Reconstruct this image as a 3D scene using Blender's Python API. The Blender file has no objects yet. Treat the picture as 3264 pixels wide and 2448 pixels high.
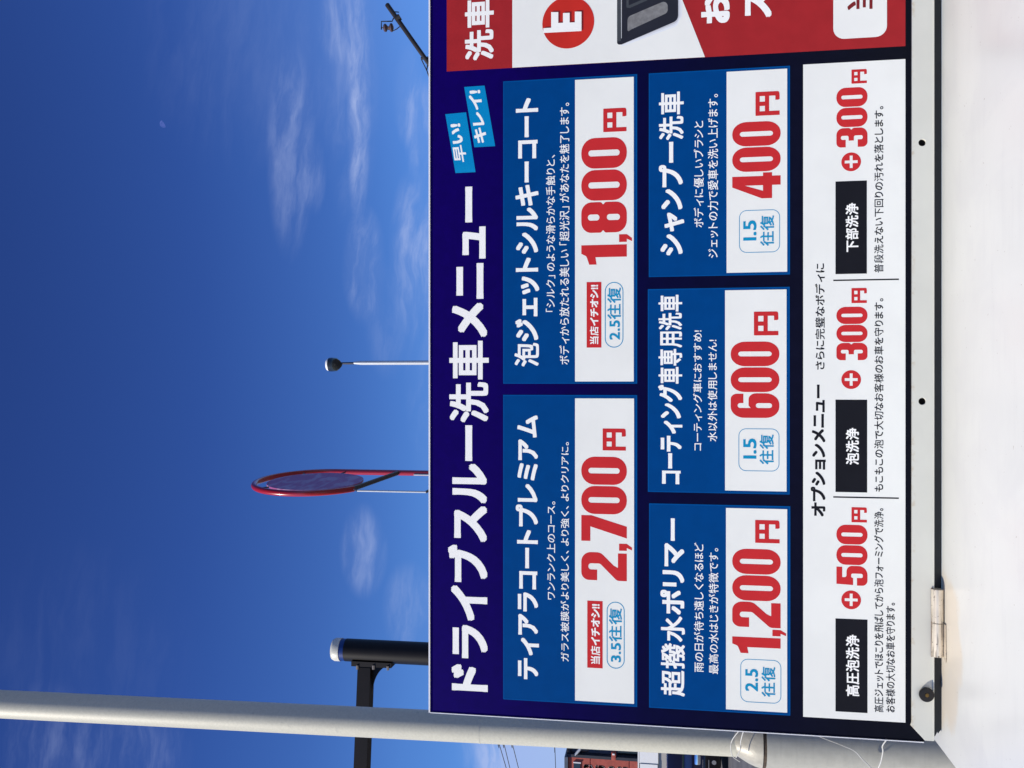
import bpy, bmesh, math, random
from mathutils import Vector, Matrix
random.seed(7)
sc = bpy.context.scene
C = sc.collection
R = math.radians

# ------------------------------------------------------------------ camera
# The phone was held sideways, so the picture lies on its side: world up points
# to the left edge of the frame.  (u, v) below are positions on the upright view.
FPX = 2932.0
PITCH = R(9.45)
EYE = Vector((0, 0, 1.55))
CP, SP = math.cos(PITCH), math.sin(PITCH)
cam = bpy.data.objects.new('camera', bpy.data.cameras.new('camera'))
C.objects.link(cam)
cam.data.sensor_fit = 'HORIZONTAL'
cam.data.sensor_width = 36.0
cam.data.lens = FPX / 3264.0 * 36.0
cam.data.clip_start = 0.02
cam.data.clip_end = 6000
rot = Matrix(((0, 1, 0), (SP, 0, -CP), (-CP, 0, -SP)))
cam.matrix_world = Matrix.Translation(EYE) @ rot.to_4x4()
sc.camera = cam

def at(u, v, Y):
    """point at depth Y seen at (u, v) on the upright view"""
    a, b = (u - 1224.0) / FPX, (v - 1632.0) / FPX
    t = Y / (CP + b * SP)
    return Vector((a * t, Y, EYE.z + t * (SP - b * CP)))

def at_z(u, v, Z):
    a, b = (u - 1224.0) / FPX, (v - 1632.0) / FPX
    t = (Z - EYE.z) / (SP - b * CP)
    return Vector((a * t, t * (CP + b * SP), Z))

def size(px, v, Y):
    return px / FPX * Y / (CP + (v - 1632.0) / FPX * SP)

# ------------------------------------------------------------------ sky, sun
SUN = Vector((-0.66, -0.385, 0.645)).normalized()
world = bpy.data.worlds.new("World")
sc.world = world
world.use_nodes = True
wt = world.node_tree
wt.nodes.clear()
def N(t, kind, **kw):
    n = t.nodes.new(kind)
    for k, val in kw.items():
        setattr(n, k, val)
    return n
class G:
    """tiny node-maths helper"""
    def __init__(s, tree): s.t = tree
    def put(s, sock, val):
        if isinstance(val, bpy.types.NodeSocket): s.t.links.new(val, sock)
        elif val is not None: sock.default_value = val
    def m(s, op, a, b=None, c=None, clamp=False):
        n = N(s.t, 'ShaderNodeMath', operation=op, use_clamp=clamp)
        s.put(n.inputs[0], a)
        if b is not None: s.put(n.inputs[1], b)
        if c is not None: s.put(n.inputs[2], c)
        return n.outputs[0]
    def ss(s, x, lo, hi, a=0.0, b=1.0):
        n = N(s.t, 'ShaderNodeMapRange', interpolation_type='SMOOTHSTEP')
        s.put(n.inputs[0], x)
        for i, q in enumerate((lo, hi, a, b)): n.inputs[i + 1].default_value = q
        return n.outputs[0]
    def xyz(s, x, y, z):
        n = N(s.t, 'ShaderNodeCombineXYZ')
        for i, q in enumerate((x, y, z)): s.put(n.inputs[i], q)
        return n.outputs[0]
    def sep(s, vec):
        n = N(s.t, 'ShaderNodeSeparateXYZ'); s.put(n.inputs[0], vec); return n.outputs
    def noise(s, vec, scale, detail=4.0, rough=0.55, dist=0.0):
        n = N(s.t, 'ShaderNodeTexNoise')
        if vec is not None: s.put(n.inputs['Vector'], vec)
        n.inputs['Scale'].default_value = scale; n.inputs['Detail'].default_value = detail
        n.inputs['Roughness'].default_value = rough; n.inputs['Distortion'].default_value = dist
        return n.outputs[0]
    def mix(s, f, a, b, blend='MIX'):
        n = N(s.t, 'ShaderNodeMix', data_type='RGBA', blend_type=blend)
        s.put(n.inputs[0], f); s.put(n.inputs[6], a); s.put(n.inputs[7], b)
        return n.outputs[2]
g = G(wt)
sky = N(wt, 'ShaderNodeTexSky', sky_type='NISHITA')
sky.sun_disc = False
sky.sun_elevation = math.asin(SUN.z)
sky.sun_rotation = math.atan2(SUN.x, SUN.y)
sky.altitude = 300; sky.air_density = 1.0; sky.dust_density = 0.4; sky.ozone_density = 4.0
SKY_STRENGTH = 0.10
tint = g.mix(1.0, sky.outputs[0], (0.60, 0.96, 1.56, 1), 'MULTIPLY')
tc = N(wt, 'ShaderNodeTexCoord')
dx, dy, dz = g.sep(tc.outputs['Generated'])
deep = N(wt, 'ShaderNodeValToRGB'); g.put(deep.inputs[0], dz)
el_ = deep.color_ramp.elements
el_[0].position = 0.0; el_[0].color = (.80, .80, .76, 1); el_[1].position = 1.0; el_[1].color = (.42, .40, .56, 1)
for p_, c_ in ((.16, (.95, .95, .93)), (.26, (.90, .90, .90)), (.35, (.70, .70, .78)), (.47, (.54, .54, .69)), (.62, (.47, .45, .60))):
    k_ = el_.new(p_); k_.color = c_ + (1,)
tint = g.mix(1.0, tint, deep.outputs[0], 'MULTIPLY')
dyc = g.m('MAXIMUM', dy, 0.05)
px_, pz_ = g.m('DIVIDE', dx, dyc), g.m('DIVIDE', dz, dyc)
warp = g.noise(g.xyz(px_, g.m('MULTIPLY', pz_, 2.0), 0.0), 5.0, 4)
wv = g.xyz(g.m('ADD', px_, g.m('MULTIPLY', warp, 0.10)), g.m('ADD', g.m('ADD', g.m('MULTIPLY', pz_, 4.6), g.m('MULTIPLY', px_, 0.55)), g.m('MULTIPLY', warp, 0.30)), 0.0)
streak = g.ss(g.noise(wv, 8.5, 9, 0.62), 0.38, 0.78)
fleck = g.noise(g.xyz(px_, g.m('MULTIPLY', pz_, 2.2), 3.0), 30.0, 6, 0.65)
# wisps of cirrus: (u, v, half width, half height, strength)
BLOBS = [(1970, 927, 220, 52, .62), (1890, 1002, 80, 26, .5), (2120, 1143, 260, 26, 1.25), (2180, 1120, 300, 60, .3), (1604, 1160, 120, 46, 1.0),
         (2150, 1300, 110, 32, .8), (2020, 1345, 110, 36, 1.1), (1645, 1320, 170, 52, 1.15), (1430, 1235, 120, 50, .3), (2380, 1085, 90, 50, .6),
         (691, 1158, 95, 50, .75), (503, 1305, 100, 56, .6), (1300, 1350, 260, 40, .25), (40, 180, 150, 130, .30), (60, 450, 90, 110, .32),
         (330, 260, 260, 260, .05), (20, 1760, 230, 150, 3.2), (90, 1620, 130, 110, 1.2), (2350, 850, 300, 300, .10)]
HAZE = [(0, 1790, 280, 150, 1.0), (2440, 1050, 330, 330, .05)]
tot = None; hz = None
for (cu, cv, su, sv, st) in BLOBS + HAZE:
    c = at(cu, cv, 1.0); zc = c.z - EYE.z
    e1, e2 = size(su, cv, 1.0), size(sv, cv, 1.0)
    ax = g.m('DIVIDE', g.m('SUBTRACT', px_, c.x), e1)
    az = g.m('DIVIDE', g.m('SUBTRACT', pz_, zc), e2)
    d2 = g.m('ADD', g.m('MULTIPLY', ax, ax), g.m('MULTIPLY', az, az))
    w = g.m('MULTIPLY', g.ss(d2, 0.0, 3.0, 1.0, 0.0), st)
    if (cu, cv, su, sv, st) in HAZE: hz = w if hz is None else g.m('ADD', hz, w)
    else: tot = w if tot is None else g.m('ADD', tot, w)
body = g.m('ADD', g.m('MULTIPLY', streak, 0.80), g.m('MULTIPLY', fleck, 0.18))
cl = g.m('MULTIPLY', g.m('ADD', g.m('MULTIPLY', tot, body), hz), g.ss(dy, 0.05, 0.3), clamp=True)
# low bank of thin cloud all round the horizon, where the wisps are not individually placed
band = g.m('MULTIPLY', g.ss(dz, 0.02, 0.22, 1.0, 0.0), g.noise(g.xyz(dx, dy, g.m('MULTIPLY', dz, 4.0)), 3.0, 5))
cl = g.m('MAXIMUM', cl, g.m('MULTIPLY', band, 0.55), clamp=True)
cloudcol = (4.9, 5.8, 8.8, 1)
skyc = g.mix(g.m('MULTIPLY', cl, 0.62), tint, cloudcol)
bg = N(wt, 'ShaderNodeBackground')
wt.links.new(skyc, bg.inputs[0]); bg.inputs[1].default_value = SKY_STRENGTH
wo = N(wt, 'ShaderNodeOutputWorld'); wt.links.new(bg.outputs[0], wo.inputs[0])

sl = bpy.data.lights.new('sun', 'SUN'); sl.energy = 5.0; sl.angle = R(0.53); sl.color = (1.0, 0.925, 0.79)
so = bpy.data.objects.new('sun', sl); C.objects.link(so)
so.rotation_euler = SUN.to_track_quat('Z', 'Y').to_euler(); so.location = (-6, -4, 9)
vs = sc.view_settings
vs.view_transform = 'Standard'; vs.look = 'None'; vs.gamma = 1.0; vs.exposure = 0.0
vs.use_curve_mapping = False

# ------------------------------------------------------------------ materials
def lin(c):
    return tuple((x / 255 / 12.92) if x / 255 <= .04045 else ((x / 255 + .055) / 1.055) ** 2.4 for x in c) + (1,)
MATS = {}
def mat(name, rgb, rough=0.5, metal=0.0, spec=0.5, var=0.06, vscale=30, bump=0.0, bscale=200, coat=0.0, build=None):
    m = bpy.data.materials.new(name); m.use_nodes = True
    t = m.node_tree; b = t.nodes['Principled BSDF']; h = G(t)
    col = lin(rgb)
    o = N(t, 'ShaderNodeTexCoord').outputs['Object']
    geo = N(t, 'ShaderNodeNewGeometry').outputs['Position']
    n1 = h.noise(geo, vscale, 5)
    f = h.ss(n1, 0.3, 0.7, 1 - var, 1 + var)
    base = h.mix(1.0, col, h.xyz(f, f, f), 'MULTIPLY')
    if build: base = build(h, base, geo, b) or base
    t.links.new(base, b.inputs['Base Color'])
    b.inputs['Roughness'].default_value = rough; b.inputs['Metallic'].default_value = metal
    b.inputs['Specular IOR Level'].default_value = spec
    b.inputs['Coat Weight'].default_value = coat; b.inputs['Coat Roughness'].default_value = 0.12
    if bump:
        bn = N(t, 'ShaderNodeBump'); bn.inputs['Strength'].default_value = bump; bn.inputs['Distance'].default_value = 0.002
        t.links.new(h.noise(geo, bscale, 4), bn.inputs['Height']); t.links.new(bn.outputs[0], b.inputs['Normal'])
    MATS[name] = m
    return m

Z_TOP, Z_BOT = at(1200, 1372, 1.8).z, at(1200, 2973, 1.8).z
def board_fade(h, base, geo, b):
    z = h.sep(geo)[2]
    f = h.ss(z, Z_BOT, Z_TOP)  # colour runs from near-black at the bottom to violet at the top
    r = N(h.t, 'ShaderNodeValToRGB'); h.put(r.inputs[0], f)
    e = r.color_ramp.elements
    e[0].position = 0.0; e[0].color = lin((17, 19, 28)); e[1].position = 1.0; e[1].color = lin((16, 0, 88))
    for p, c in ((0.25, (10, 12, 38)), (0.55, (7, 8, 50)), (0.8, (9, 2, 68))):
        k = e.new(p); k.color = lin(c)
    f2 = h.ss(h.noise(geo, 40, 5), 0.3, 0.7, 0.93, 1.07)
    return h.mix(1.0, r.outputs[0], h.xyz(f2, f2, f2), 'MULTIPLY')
M_board = mat('navy_board', (20, 10, 70), 0.55, spec=0.04, build=board_fade)
M_blue = mat('blue_print', (0, 64, 127), 0.6, spec=0.03, var=0.04)
M_blue2 = mat('blue_print_border', (0, 76, 144), 0.6, spec=0.03, var=0.04)
M_white = mat('white_print', (233, 234, 228), 0.5, spec=0.2, var=0.02, vscale=12)
M_letter = mat('white_letter', (244, 244, 240), 0.5, spec=0.2, var=0.01)
M_red = mat('red_print', (196, 44, 48), 0.5, spec=0.12, var=0.03)
M_card = mat('dark_red_print', (160, 38, 42), 0.5, spec=0.12, var=0.05)
M_cyan = mat('cyan_print', (10, 142, 188), 0.5, spec=0.12, var=0.03)
def badge(h, base, geo, b):
    x = h.sep(geo)[0]
    return h.mix(h.ss(x, .335, .45), lin((34, 176, 214)), lin((0, 132, 190)))
M_badge = mat('badge_print', (20, 160, 205), 0.5, spec=0.12, build=badge)
M_black = mat('black_print', (22, 23, 30), 0.5, spec=0.12, var=0.05)
M_grey1 = mat('grey_print', (122, 122, 122), 0.45, spec=0.3, var=0.18, vscale=90)
M_grey2 = mat('charcoal_print', (34, 35, 44), 0.45, spec=0.3, var=0.08)
M_grey3 = mat('slate_print', (66, 70, 74), 0.45, spec=0.3)
M_grey4 = mat('pale_print', (190, 192, 194), 0.45, spec=0.3)
M_shadow = mat('soft_grey_print', (206, 208, 212), 0.45, spec=0.3, var=0.05)
M_maroon = mat('maroon_print', (120, 26, 28), 0.42, spec=0.3)
def rusty_edge(h, base, geo, b):
    z = h.sep(geo)[2]
    zt = at(1200, 2905, 1.8).z
    near = h.ss(z, zt - 0.0075, zt - 0.001)
    k = h.m('MULTIPLY', near, h.ss(h.noise(geo, 70, 4), 0.52, 0.75))
    return h.mix(h.m('MULTIPLY', k, 0.45), base, lin((168, 132, 70)))
M_rail = mat('painted_steel_rail', (206, 206, 196), 0.4, spec=0.45, var=0.03, vscale=9, build=rusty_edge)
M_trim = mat('bright_trim', (232, 232, 236), 0.35, spec=0.5, var=0.03)
M_matt_black = mat('matt_black', (27, 30, 31), 0.6, var=0.15, vscale=50)
M_dark = mat('dark_hole', (6, 6, 7), 0.8, spec=0.1)
M_knob = mat('dark_bronze', (24, 22, 23), 0.35, metal=0.2, var=0.2)
M_brass = mat('old_brass', (110, 88, 48), 0.4, metal=0.8, var=0.3, vscale=300)
def hinge_b(h, base, geo, b):
    x, y, z = h.sep(geo)
    s_ = h.noise(h.xyz(h.m('MULTIPLY', x, 6.0), h.m('MULTIPLY', y, 90.0), h.m('MULTIPLY', z, 90.0)), 3.0, 4)
    base = h.mix(h.ss(s_, 0.52, 0.7), base, lin((120, 108, 92)))
    k = h.ss(h.noise(geo, 140, 4), 0.60, 0.7)
    return h.mix(h.m('MULTIPLY', k, .8), base, lin((84, 66, 44)))
M_hinge = mat('brushed_steel', (220, 210, 192), 0.38, metal=0.35, var=0.1, build=hinge_b)
M_rust = mat('rust', (96, 34, 22), 0.8, var=0.3, vscale=200)
HX = at(440, 3010, 1.8)
def cab_b(h, base, geo, b):
    x, y, z = h.sep(geo)
    # rust-stained halo round the hinge
    ax = h.m('DIVIDE', h.m('SUBTRACT', x, HX.x - .025), 0.165)
    ay = h.m('DIVIDE', h.m('SUBTRACT', y, 1.80), 0.125)
    d = h.m('SQRT', h.m('ADD', h.m('MULTIPLY', ax, ax), h.m('MULTIPLY', ay, ay)))
    d = h.m('ADD', d, h.m('MULTIPLY', h.m('SUBTRACT', h.noise(geo, 14, 4), .5), .55))
    halo = h.ss(d, 0.80, 0.98, 1.0, 0.0)
    base = h.mix(h.m('MULTIPLY', halo, 0.7), base, lin((224, 212, 192)))
    # faint grey streaks, smudges and brown specks
    s1 = h.noise(h.xyz(h.m('MULTIPLY', x, 3.0), h.m('MULTIPLY', y, 22.0), 0.0), 2.0, 5)
    base = h.mix(h.ss(s1, 0.50, 0.75, 0.0, 0.14), base, lin((196, 197, 198)))
    s2 = h.noise(geo, 4.0, 7, 0.6, 0.8)
    base = h.mix(h.ss(s2, 0.48, 0.66, 0.0, 0.30), base, lin((208, 209, 210)))
    sp = h.ss(h.noise(geo, 160, 2), 0.73, 0.78)
    base = h.mix(h.m('MULTIPLY', sp, 0.6), base, lin((126, 108, 88)))
    return base
M_cab = mat('white_enamel', (225, 227, 223), 0.30, spec=0.5, var=0.02, vscale=5, bump=0.05, bscale=40, build=cab_b)
def pole_b(h, base, geo, b):
    x, y, z = h.sep(geo)
    s1 = h.noise(h.xyz(h.m('MULTIPLY', x, 10.0), h.m('MULTIPLY', y, 10.0), h.m('MULTIPLY', z, 60.0)), 1.5, 4)
    base = h.mix(h.ss(s1, 0.5, 0.75, 0.0, 0.22), base, lin((138, 138, 132)))
    k = h.ss(h.noise(geo, 22, 3), 0.735, 0.76)
    return h.mix(h.m('MULTIPLY', k, 0.85), base, lin((112, 40, 30)))
def pole_c(h, base, geo, b):
    k = h.ss(h.noise(geo, 60, 5), 0.62, 0.8)
    return h.mix(h.m('MULTIPLY', k, 0.35), base, lin((120, 122, 120)))
M_pole = mat('grey_paint', (190, 188, 173), 0.5, var=0.05, vscale=160, bump=0.15, bscale=900, build=pole_c)
M_sleeve = mat('weathered_grey_paint', (168, 168, 160), 0.6, var=0.06, vscale=30, bump=0.2, bscale=500, build=pole_b)
M_shoulder = mat('cream_paint', (170, 166, 152), 0.4, var=0.08, vscale=60, bump=0.2, bscale=300)
M_seam = mat('rusted_seam', (74, 62, 50), 0.8, var=0.3, vscale=90)
M_wire = mat('white_cable', (196, 196, 192), 0.45, var=0.05)
M_post = mat('black_brown_paint', (17, 13, 14), 0.5, spec=0.25, var=0.15, vscale=8)
M_bolt = mat('zinc_bolt', (150, 145, 140), 0.35, metal=0.7)
M_bband = mat('blue_band', (4, 44, 112), 0.4)
M_ring = mat('red_gloss_paint', (164, 22, 34), 0.3, var=0.05, coat=0.5)
def disc_b(h, base, geo, b):
    x, y, z = h.sep(geo)
    s1 = h.noise(h.xyz(h.m('MULTIPLY', y, 1.0), h.m('MULTIPLY', z, 2.6), 0.0), 1.7, 2, 0.5, 0.4)
    return h.mix(h.ss(s1, 0.45, 0.62, 0.0, 0.6), base, lin((176, 160, 190)))
M_disc = mat('faded_violet_print', (158, 84, 138), 0.5, build=disc_b)
M_steel = mat('dark_steel', (70, 72, 80), 0.45, metal=0.3)
M_galv = mat('galvanised_steel', (196, 200, 204), 0.4, metal=0.2)
M_lampdark = mat('lamp_glass', (40, 44, 44), 0.2, spec=0.6)
M_util = mat('tarred_steel', (40, 36, 36), 0.6, var=0.25, vscale=4)
M_porc = mat('brown_porcelain', (84, 64, 60), 0.25, coat=0.4)
M_cable = mat('black_cable', (38, 40, 48), 0.6)
M_asph = mat('asphalt', (92, 92, 94), 0.9, var=0.25, vscale=1.2, bump=0.5, bscale=80)
M_brickred = mat('terracotta_render', (172, 84, 72), 0.8, var=0.12, vscale=6)
M_slate = mat('slate_grey', (78, 88, 104), 0.6, var=0.15, vscale=2)
M_slate2 = mat('dark_slate', (42, 46, 58), 0.6, var=0.15, vscale=2)
M_winb = mat('brown_window', (84, 60, 56), 0.2, var=0.3, vscale=4)
M_glass = mat('dark_glass', (26, 28, 34), 0.08, spec=0.8)
M_white2 = mat('white_fascia', (244, 244, 242), 0.4, var=0.03)
M_beige = mat('beige_wall', (178, 174, 168), 0.8, var=0.05)
M_carp = mat('black_car_paint', (14, 12, 20), 0.2, spec=0.4, coat=0.4, var=0.02)
M_cargl = mat('tinted_car_glass', (34, 56, 46), 0.12, spec=0.4, var=0.02)
M_tyre = mat('tyre_rubber', (22, 22, 22), 0.8)
M_rim = mat('alloy', (170, 172, 176), 0.25, metal=0.9)
M_chrome = mat('chrome', (230, 230, 232), 0.08, metal=1.0)
M_lampred = mat('tail_lens', (150, 14, 18), 0.15)

# ------------------------------------------------------------------ object helpers
WORLD_LOC = {}
def thing(name, loc, label, cat, group=None):
    o = bpy.data.objects.new(name, None); C.objects.link(o)
    o.empty_display_size = 0.1
    o.location = loc; WORLD_LOC[o.name] = Vector(loc)
    o['label'] = label; o['category'] = cat
    if group: o['group'] = group
    return o
def link(name, me, m, parent=None, label=None, smooth=False):
    """link a mesh given in world coordinates as one object centred on itself"""
    vs_ = me.vertices
    lo = Vector((min(v.co[i] for v in vs_) for i in range(3))); hi = Vector((max(v.co[i] for v in vs_) for i in range(3)))
    c = (lo + hi) / 2
    me.transform(Matrix.Translation(-c))
    me.materials.clear(); me.materials.append(m)
    if smooth:
        for p in me.polygons: p.use_smooth = True
    me.name = name
    o = bpy.data.objects.new(name, me); C.objects.link(o)
    WORLD_LOC[o.name] = c
    if parent is not None:
        o.parent = parent; o.location = c - WORLD_LOC[parent.name]
    else: o.location = c
    if label: o['label'] = label
    return o
def tag(o, label=None, cat=None, group=None, kind=None):
    for k, v in (('label', label), ('category', cat), ('group', group), ('kind', kind)):
        if v: o[k] = v
    return o
def from_bm(bm, autosmooth=None):
    bmesh.ops.recalc_face_normals(bm, faces=bm.faces)
    me = bpy.data.meshes.new('m'); bm.to_mesh(me); bm.free()
    if autosmooth is not None:
        for p in me.polygons: p.use_smooth = True
        me.set_sharp_from_angle(angle=R(autosmooth))
    return me
def box(bm, lo, hi, bevel=0.0):
    r = bmesh.ops.create_cube(bm, size=1.0)
    lo, hi = Vector(lo), Vector(hi)
    for v in r['verts']:
        v.co = Vector(((lo[i] + hi[i]) / 2 + v.co[i] * (hi[i] - lo[i]) for i in range(3)))
    if bevel:
        es = {e for v in r['verts'] for e in v.link_edges}
        bmesh.ops.bevel(bm, geom=list(es), offset=bevel, segments=2, affect='EDGES', profile=0.6)
def box_obj(name, lo, hi, m, parent=None, bevel=0.0, label=None):
    bm = bmesh.new(); box(bm, lo, hi, bevel)
    return link(name, from_bm(bm, 40 if bevel else None), m, parent, label)
def frame_of(d):
    d = d.normalized()
    a = Vector((0, 0, 1)) if abs(d.z) < 0.9 else Vector((1, 0, 0))
    x = d.cross(a).normalized(); return x, d.cross(x).normalized()
def loft(bm, rings, cap=True):
    vr = [[bm.verts.new(p) for p in r] for r in rings]
    n = len(vr[0])
    for a, b in zip(vr, vr[1:]):
        for i in range(n):
            bm.faces.new((a[i], a[(i + 1) % n], b[(i + 1) % n], b[i]))
    if cap:
        bm.faces.new(vr[0]); bm.faces.new(vr[-1][::-1])
def ring(p, x, y, r, seg):
    return [p + x * (r * math.cos(2 * math.pi * k / seg)) + y * (r * math.sin(2 * math.pi * k / seg)) for k in range(seg)]
def tube(bm, pts, rad, seg=12):
    pts = [Vector(p) for p in pts]
    if not isinstance(rad, (list, tuple)): rad = [rad] * len(pts)
    rings = []
    x = y = None
    for i, p in enumerate(pts):
        d = (pts[min(i + 1, len(pts) - 1)] - pts[max(i - 1, 0)]).normalized()
        if x is None: x, y = frame_of(d)
        else:
            x = (x - d * x.dot(d)).normalized(); y = d.cross(x)
        rings.append(ring(p, x, y, rad[i], seg))
    loft(bm, rings)
def tube_obj(name, pts, rad, m, parent=None, seg=16, label=None):
    bm = bmesh.new(); tube(bm, pts, rad, seg)
    return link(name, from_bm(bm, 50), m, parent, label)
def smooth_path(pts, n=8):
    pts = [Vector(p) for p in pts]; out = []
    P = [pts[0]] + pts + [pts[-1]]
    for i in range(1, len(P) - 2):
        p0, p1, p2, p3 = P[i - 1:i + 3]
        for k in range(n):
            t = k / n
            out.append(0.5 * ((2 * p1) + (p2 - p0) * t + (2 * p0 - 5 * p1 + 4 * p2 - p3) * t * t + (3 * p1 - p0 - 3 * p2 + p3) * t ** 3))
    out.append(pts[-1]); return out

def fillet(poly, seg=7):
    """polygon corners (x, y, r) -> list of points with rounded corners"""
    out = []; n = len(poly)
    for i in range(n):
        p = Vector(poly[i][:2]); r = poly[i][2] if len(poly[i]) > 2 else 0
        a = Vector(poly[i - 1][:2]); b = Vector(poly[(i + 1) % n][:2])
        if r <= 0: out.append(tuple(p)); continue
        da, db = (a - p), (b - p)
        la, lb = da.length, db.length
        da.normalize(); db.normalize()
        ang = math.acos(max(-1, min(1, da.dot(db))))
        t = min(r / math.tan(ang / 2), la * .499, lb * .499)
        r2 = t * math.tan(ang / 2)
        bis = (da + db)
        if bis.length < 1e-6: out.append(tuple(p)); continue
        c = p + bis.normalized() * (r2 / math.sin(ang / 2))
        s = p + da * t - c; e = p + db * t - c
        a0 = math.atan2(s.y, s.x); a1 = math.atan2(e.y, e.x); d = a1 - a0
        while d > math.pi: d -= 2 * math.pi
        while d < -math.pi: d += 2 * math.pi
        for k in range(seg + 1):
            q = a0 + d * k / seg; out.append((c.x + r2 * math.cos(q), c.y + r2 * math.sin(q)))
    return out
def fill2d(loops, extrude=0.0, bevel=0.0):
    cu = bpy.data.curves.new('c', 'CURVE'); cu.dimensions = '2D'; cu.fill_mode = 'BOTH'
    cu.extrude = extrude; cu.bevel_depth = bevel
    for lp in loops:
        s = cu.splines.new('POLY'); s.points.add(len(lp) - 1)
        for i, q in enumerate(lp): s.points[i].co = (q[0], q[1], 0, 1)
        s.use_cyclic_u = True
    o = bpy.data.objects.new('c', cu); C.objects.link(o)
    dg = bpy.context.evaluated_depsgraph_get()
    me = bpy.data.meshes.new_from_object(o.evaluated_get(dg))
    bpy.data.objects.remove(o); bpy.data.curves.remove(cu)
    return me
CH = {}
def glyph(ch):
    """outline of one character of the built-in font, as (vertices, faces, ink box)"""
    if ch in CH: return CH[ch]
    cu = bpy.data.curves.new('t', 'FONT'); cu.body = ch; cu.size = 1.0; cu.resolution_u = 3; cu.fill_mode = 'FRONT'
    o = bpy.data.objects.new('t', cu); C.objects.link(o)
    me = bpy.data.meshes.new_from_object(o.evaluated_get(bpy.context.evaluated_depsgraph_get()))
    bpy.data.objects.remove(o); bpy.data.curves.remove(cu)
    V = [(v.co.x, v.co.y) for v in me.vertices]; F = [tuple(p.vertices) for p in me.polygons]
    bpy.data.meshes.remove(me)
    CH[ch] = (V, F, min(v[0] for v in V), max(v[0] for v in V)); return CH[ch]
def txt2d(s, weight=0.0, prop=0.55):
    """set a line of text; heavier weights grow the strokes in all directions"""
    V, F = [], []; x = 0.0
    for i, ch in enumerate(s):
        gv, gf, a, b = glyph(ch)
        kanji = 0x4e00 <= ord(ch) <= 0x9fff
        if ord(ch) < 128: left, adv = a - .06, (b - a) + (.12 if weight < .03 else .16)
        else:
            full = 1.0; tight = (b - a) + .13
            if ch in '、。「」': tight = (b - a) + .22
            adv = full * (1 - prop) + tight * prop
            left = (a + b) / 2 - adv / 2 if ch not in '「' else b + .06 - adv
            if ch in '、。」': left = a - .06
        w = weight * (.60 if kanji and weight > .012 and ch != '円' else 1.0)
        offs = [(0, 0)] + ([(1, 0), (-1, 0), (0, 1), (0, -1), (.97, .97), (-.97, .97), (.97, -.97), (-.97, -.97)] if w > 0 else [])
        for k, (ox, oy) in enumerate(offs):
            n = len(V)
            V += [(px - left + x + ox * w, py + oy * w, k * 6e-6 + (i % 2) * 3e-6) for px, py in gv]
            F += [tuple(q + n for q in f) for f in gf]
        x += adv
    me = bpy.data.meshes.new('t'); me.from_pydata(V, [], F); return me
def bounds(me):
    xs = [v.co.x for v in me.vertices]; ys = [v.co.y for v in me.vertices]
    return min(xs), min(ys), max(xs), max(ys)

# ------------------------------------------------------------------ the menu sign
D = 1.80
LAY = 0.00016
def xz(u, v, Y=D):
    p = at(u, v, Y); return p.x, p.z
def rect(uL, uR, v0, v1):
    """sign-plane rectangle (xL, xR, zTop, zBottom); u is read halfway down"""
    vm = (v0 + v1) / 2; um = (uL + uR) / 2
    return at(uL, vm, D).x, at(uR, vm, D).x, at(um, v0, D).z, at(um, v1, D).z
def on_plane(me, layer, thick=0.0):
    """mesh drawn in (x, z, depth) -> stand it on the sign plane"""
    for v in me.vertices:
        x, z, d = v.co
        v.co = (x, D - layer * LAY - d, z)
    return me
def sheet(name, loops, m, parent, layer, label=None):
    return link(name, on_plane(fill2d(loops), layer), m, parent, label)
def rect_loop(r, rad=0.0):
    xL, xR, zT, zB = r
    return fillet([(xL, zB, rad), (xR, zB, rad), (xR, zT, rad), (xL, zT, rad)])
def rsheet(name, r, m, parent, layer, rad=0.0, label=None):
    return sheet(name, [rect_loop(r, rad)], m, parent, layer, label)
def outline(name, r, m, parent, layer, rad, w):
    xL, xR, zT, zB = r
    return sheet(name, [rect_loop(r, rad), rect_loop((xL + w, xR - w, zT - w, zB + w), max(rad - w, 0))], m, parent, layer)
def text(parent, s, uL, uR, v0, v1, m, layer, weight=0.0, quad=None, name='lettering'):
    me = txt2d(s, weight); x0, y0, x1, y1 = bounds(me)
    if quad is None:
        xL, xR, zT, zB = rect(uL, uR, v0, v1)
        for v in me.vertices:
            fx, fy = (v.co.x - x0) / (x1 - x0), (v.co.y - y0) / (y1 - y0)
            v.co = (xL + (xR - xL) * fx, zB + (zT - zB) * fy, v.co.z)
    else:
        TL, TR, BR, BL = [Vector(q) for q in quad]
        for v in me.vertices:
            fx, fy = (v.co.x - x0) / (x1 - x0), (v.co.y - y0) / (y1 - y0)
            q = (BL * (1 - fx) + BR * fx) * (1 - fy) + (TL * (1 - fx) + TR * fx) * fy
            v.co = (q.x, q.y, v.co.z)
    return link(name, on_plane(me, layer), m, parent)
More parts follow.
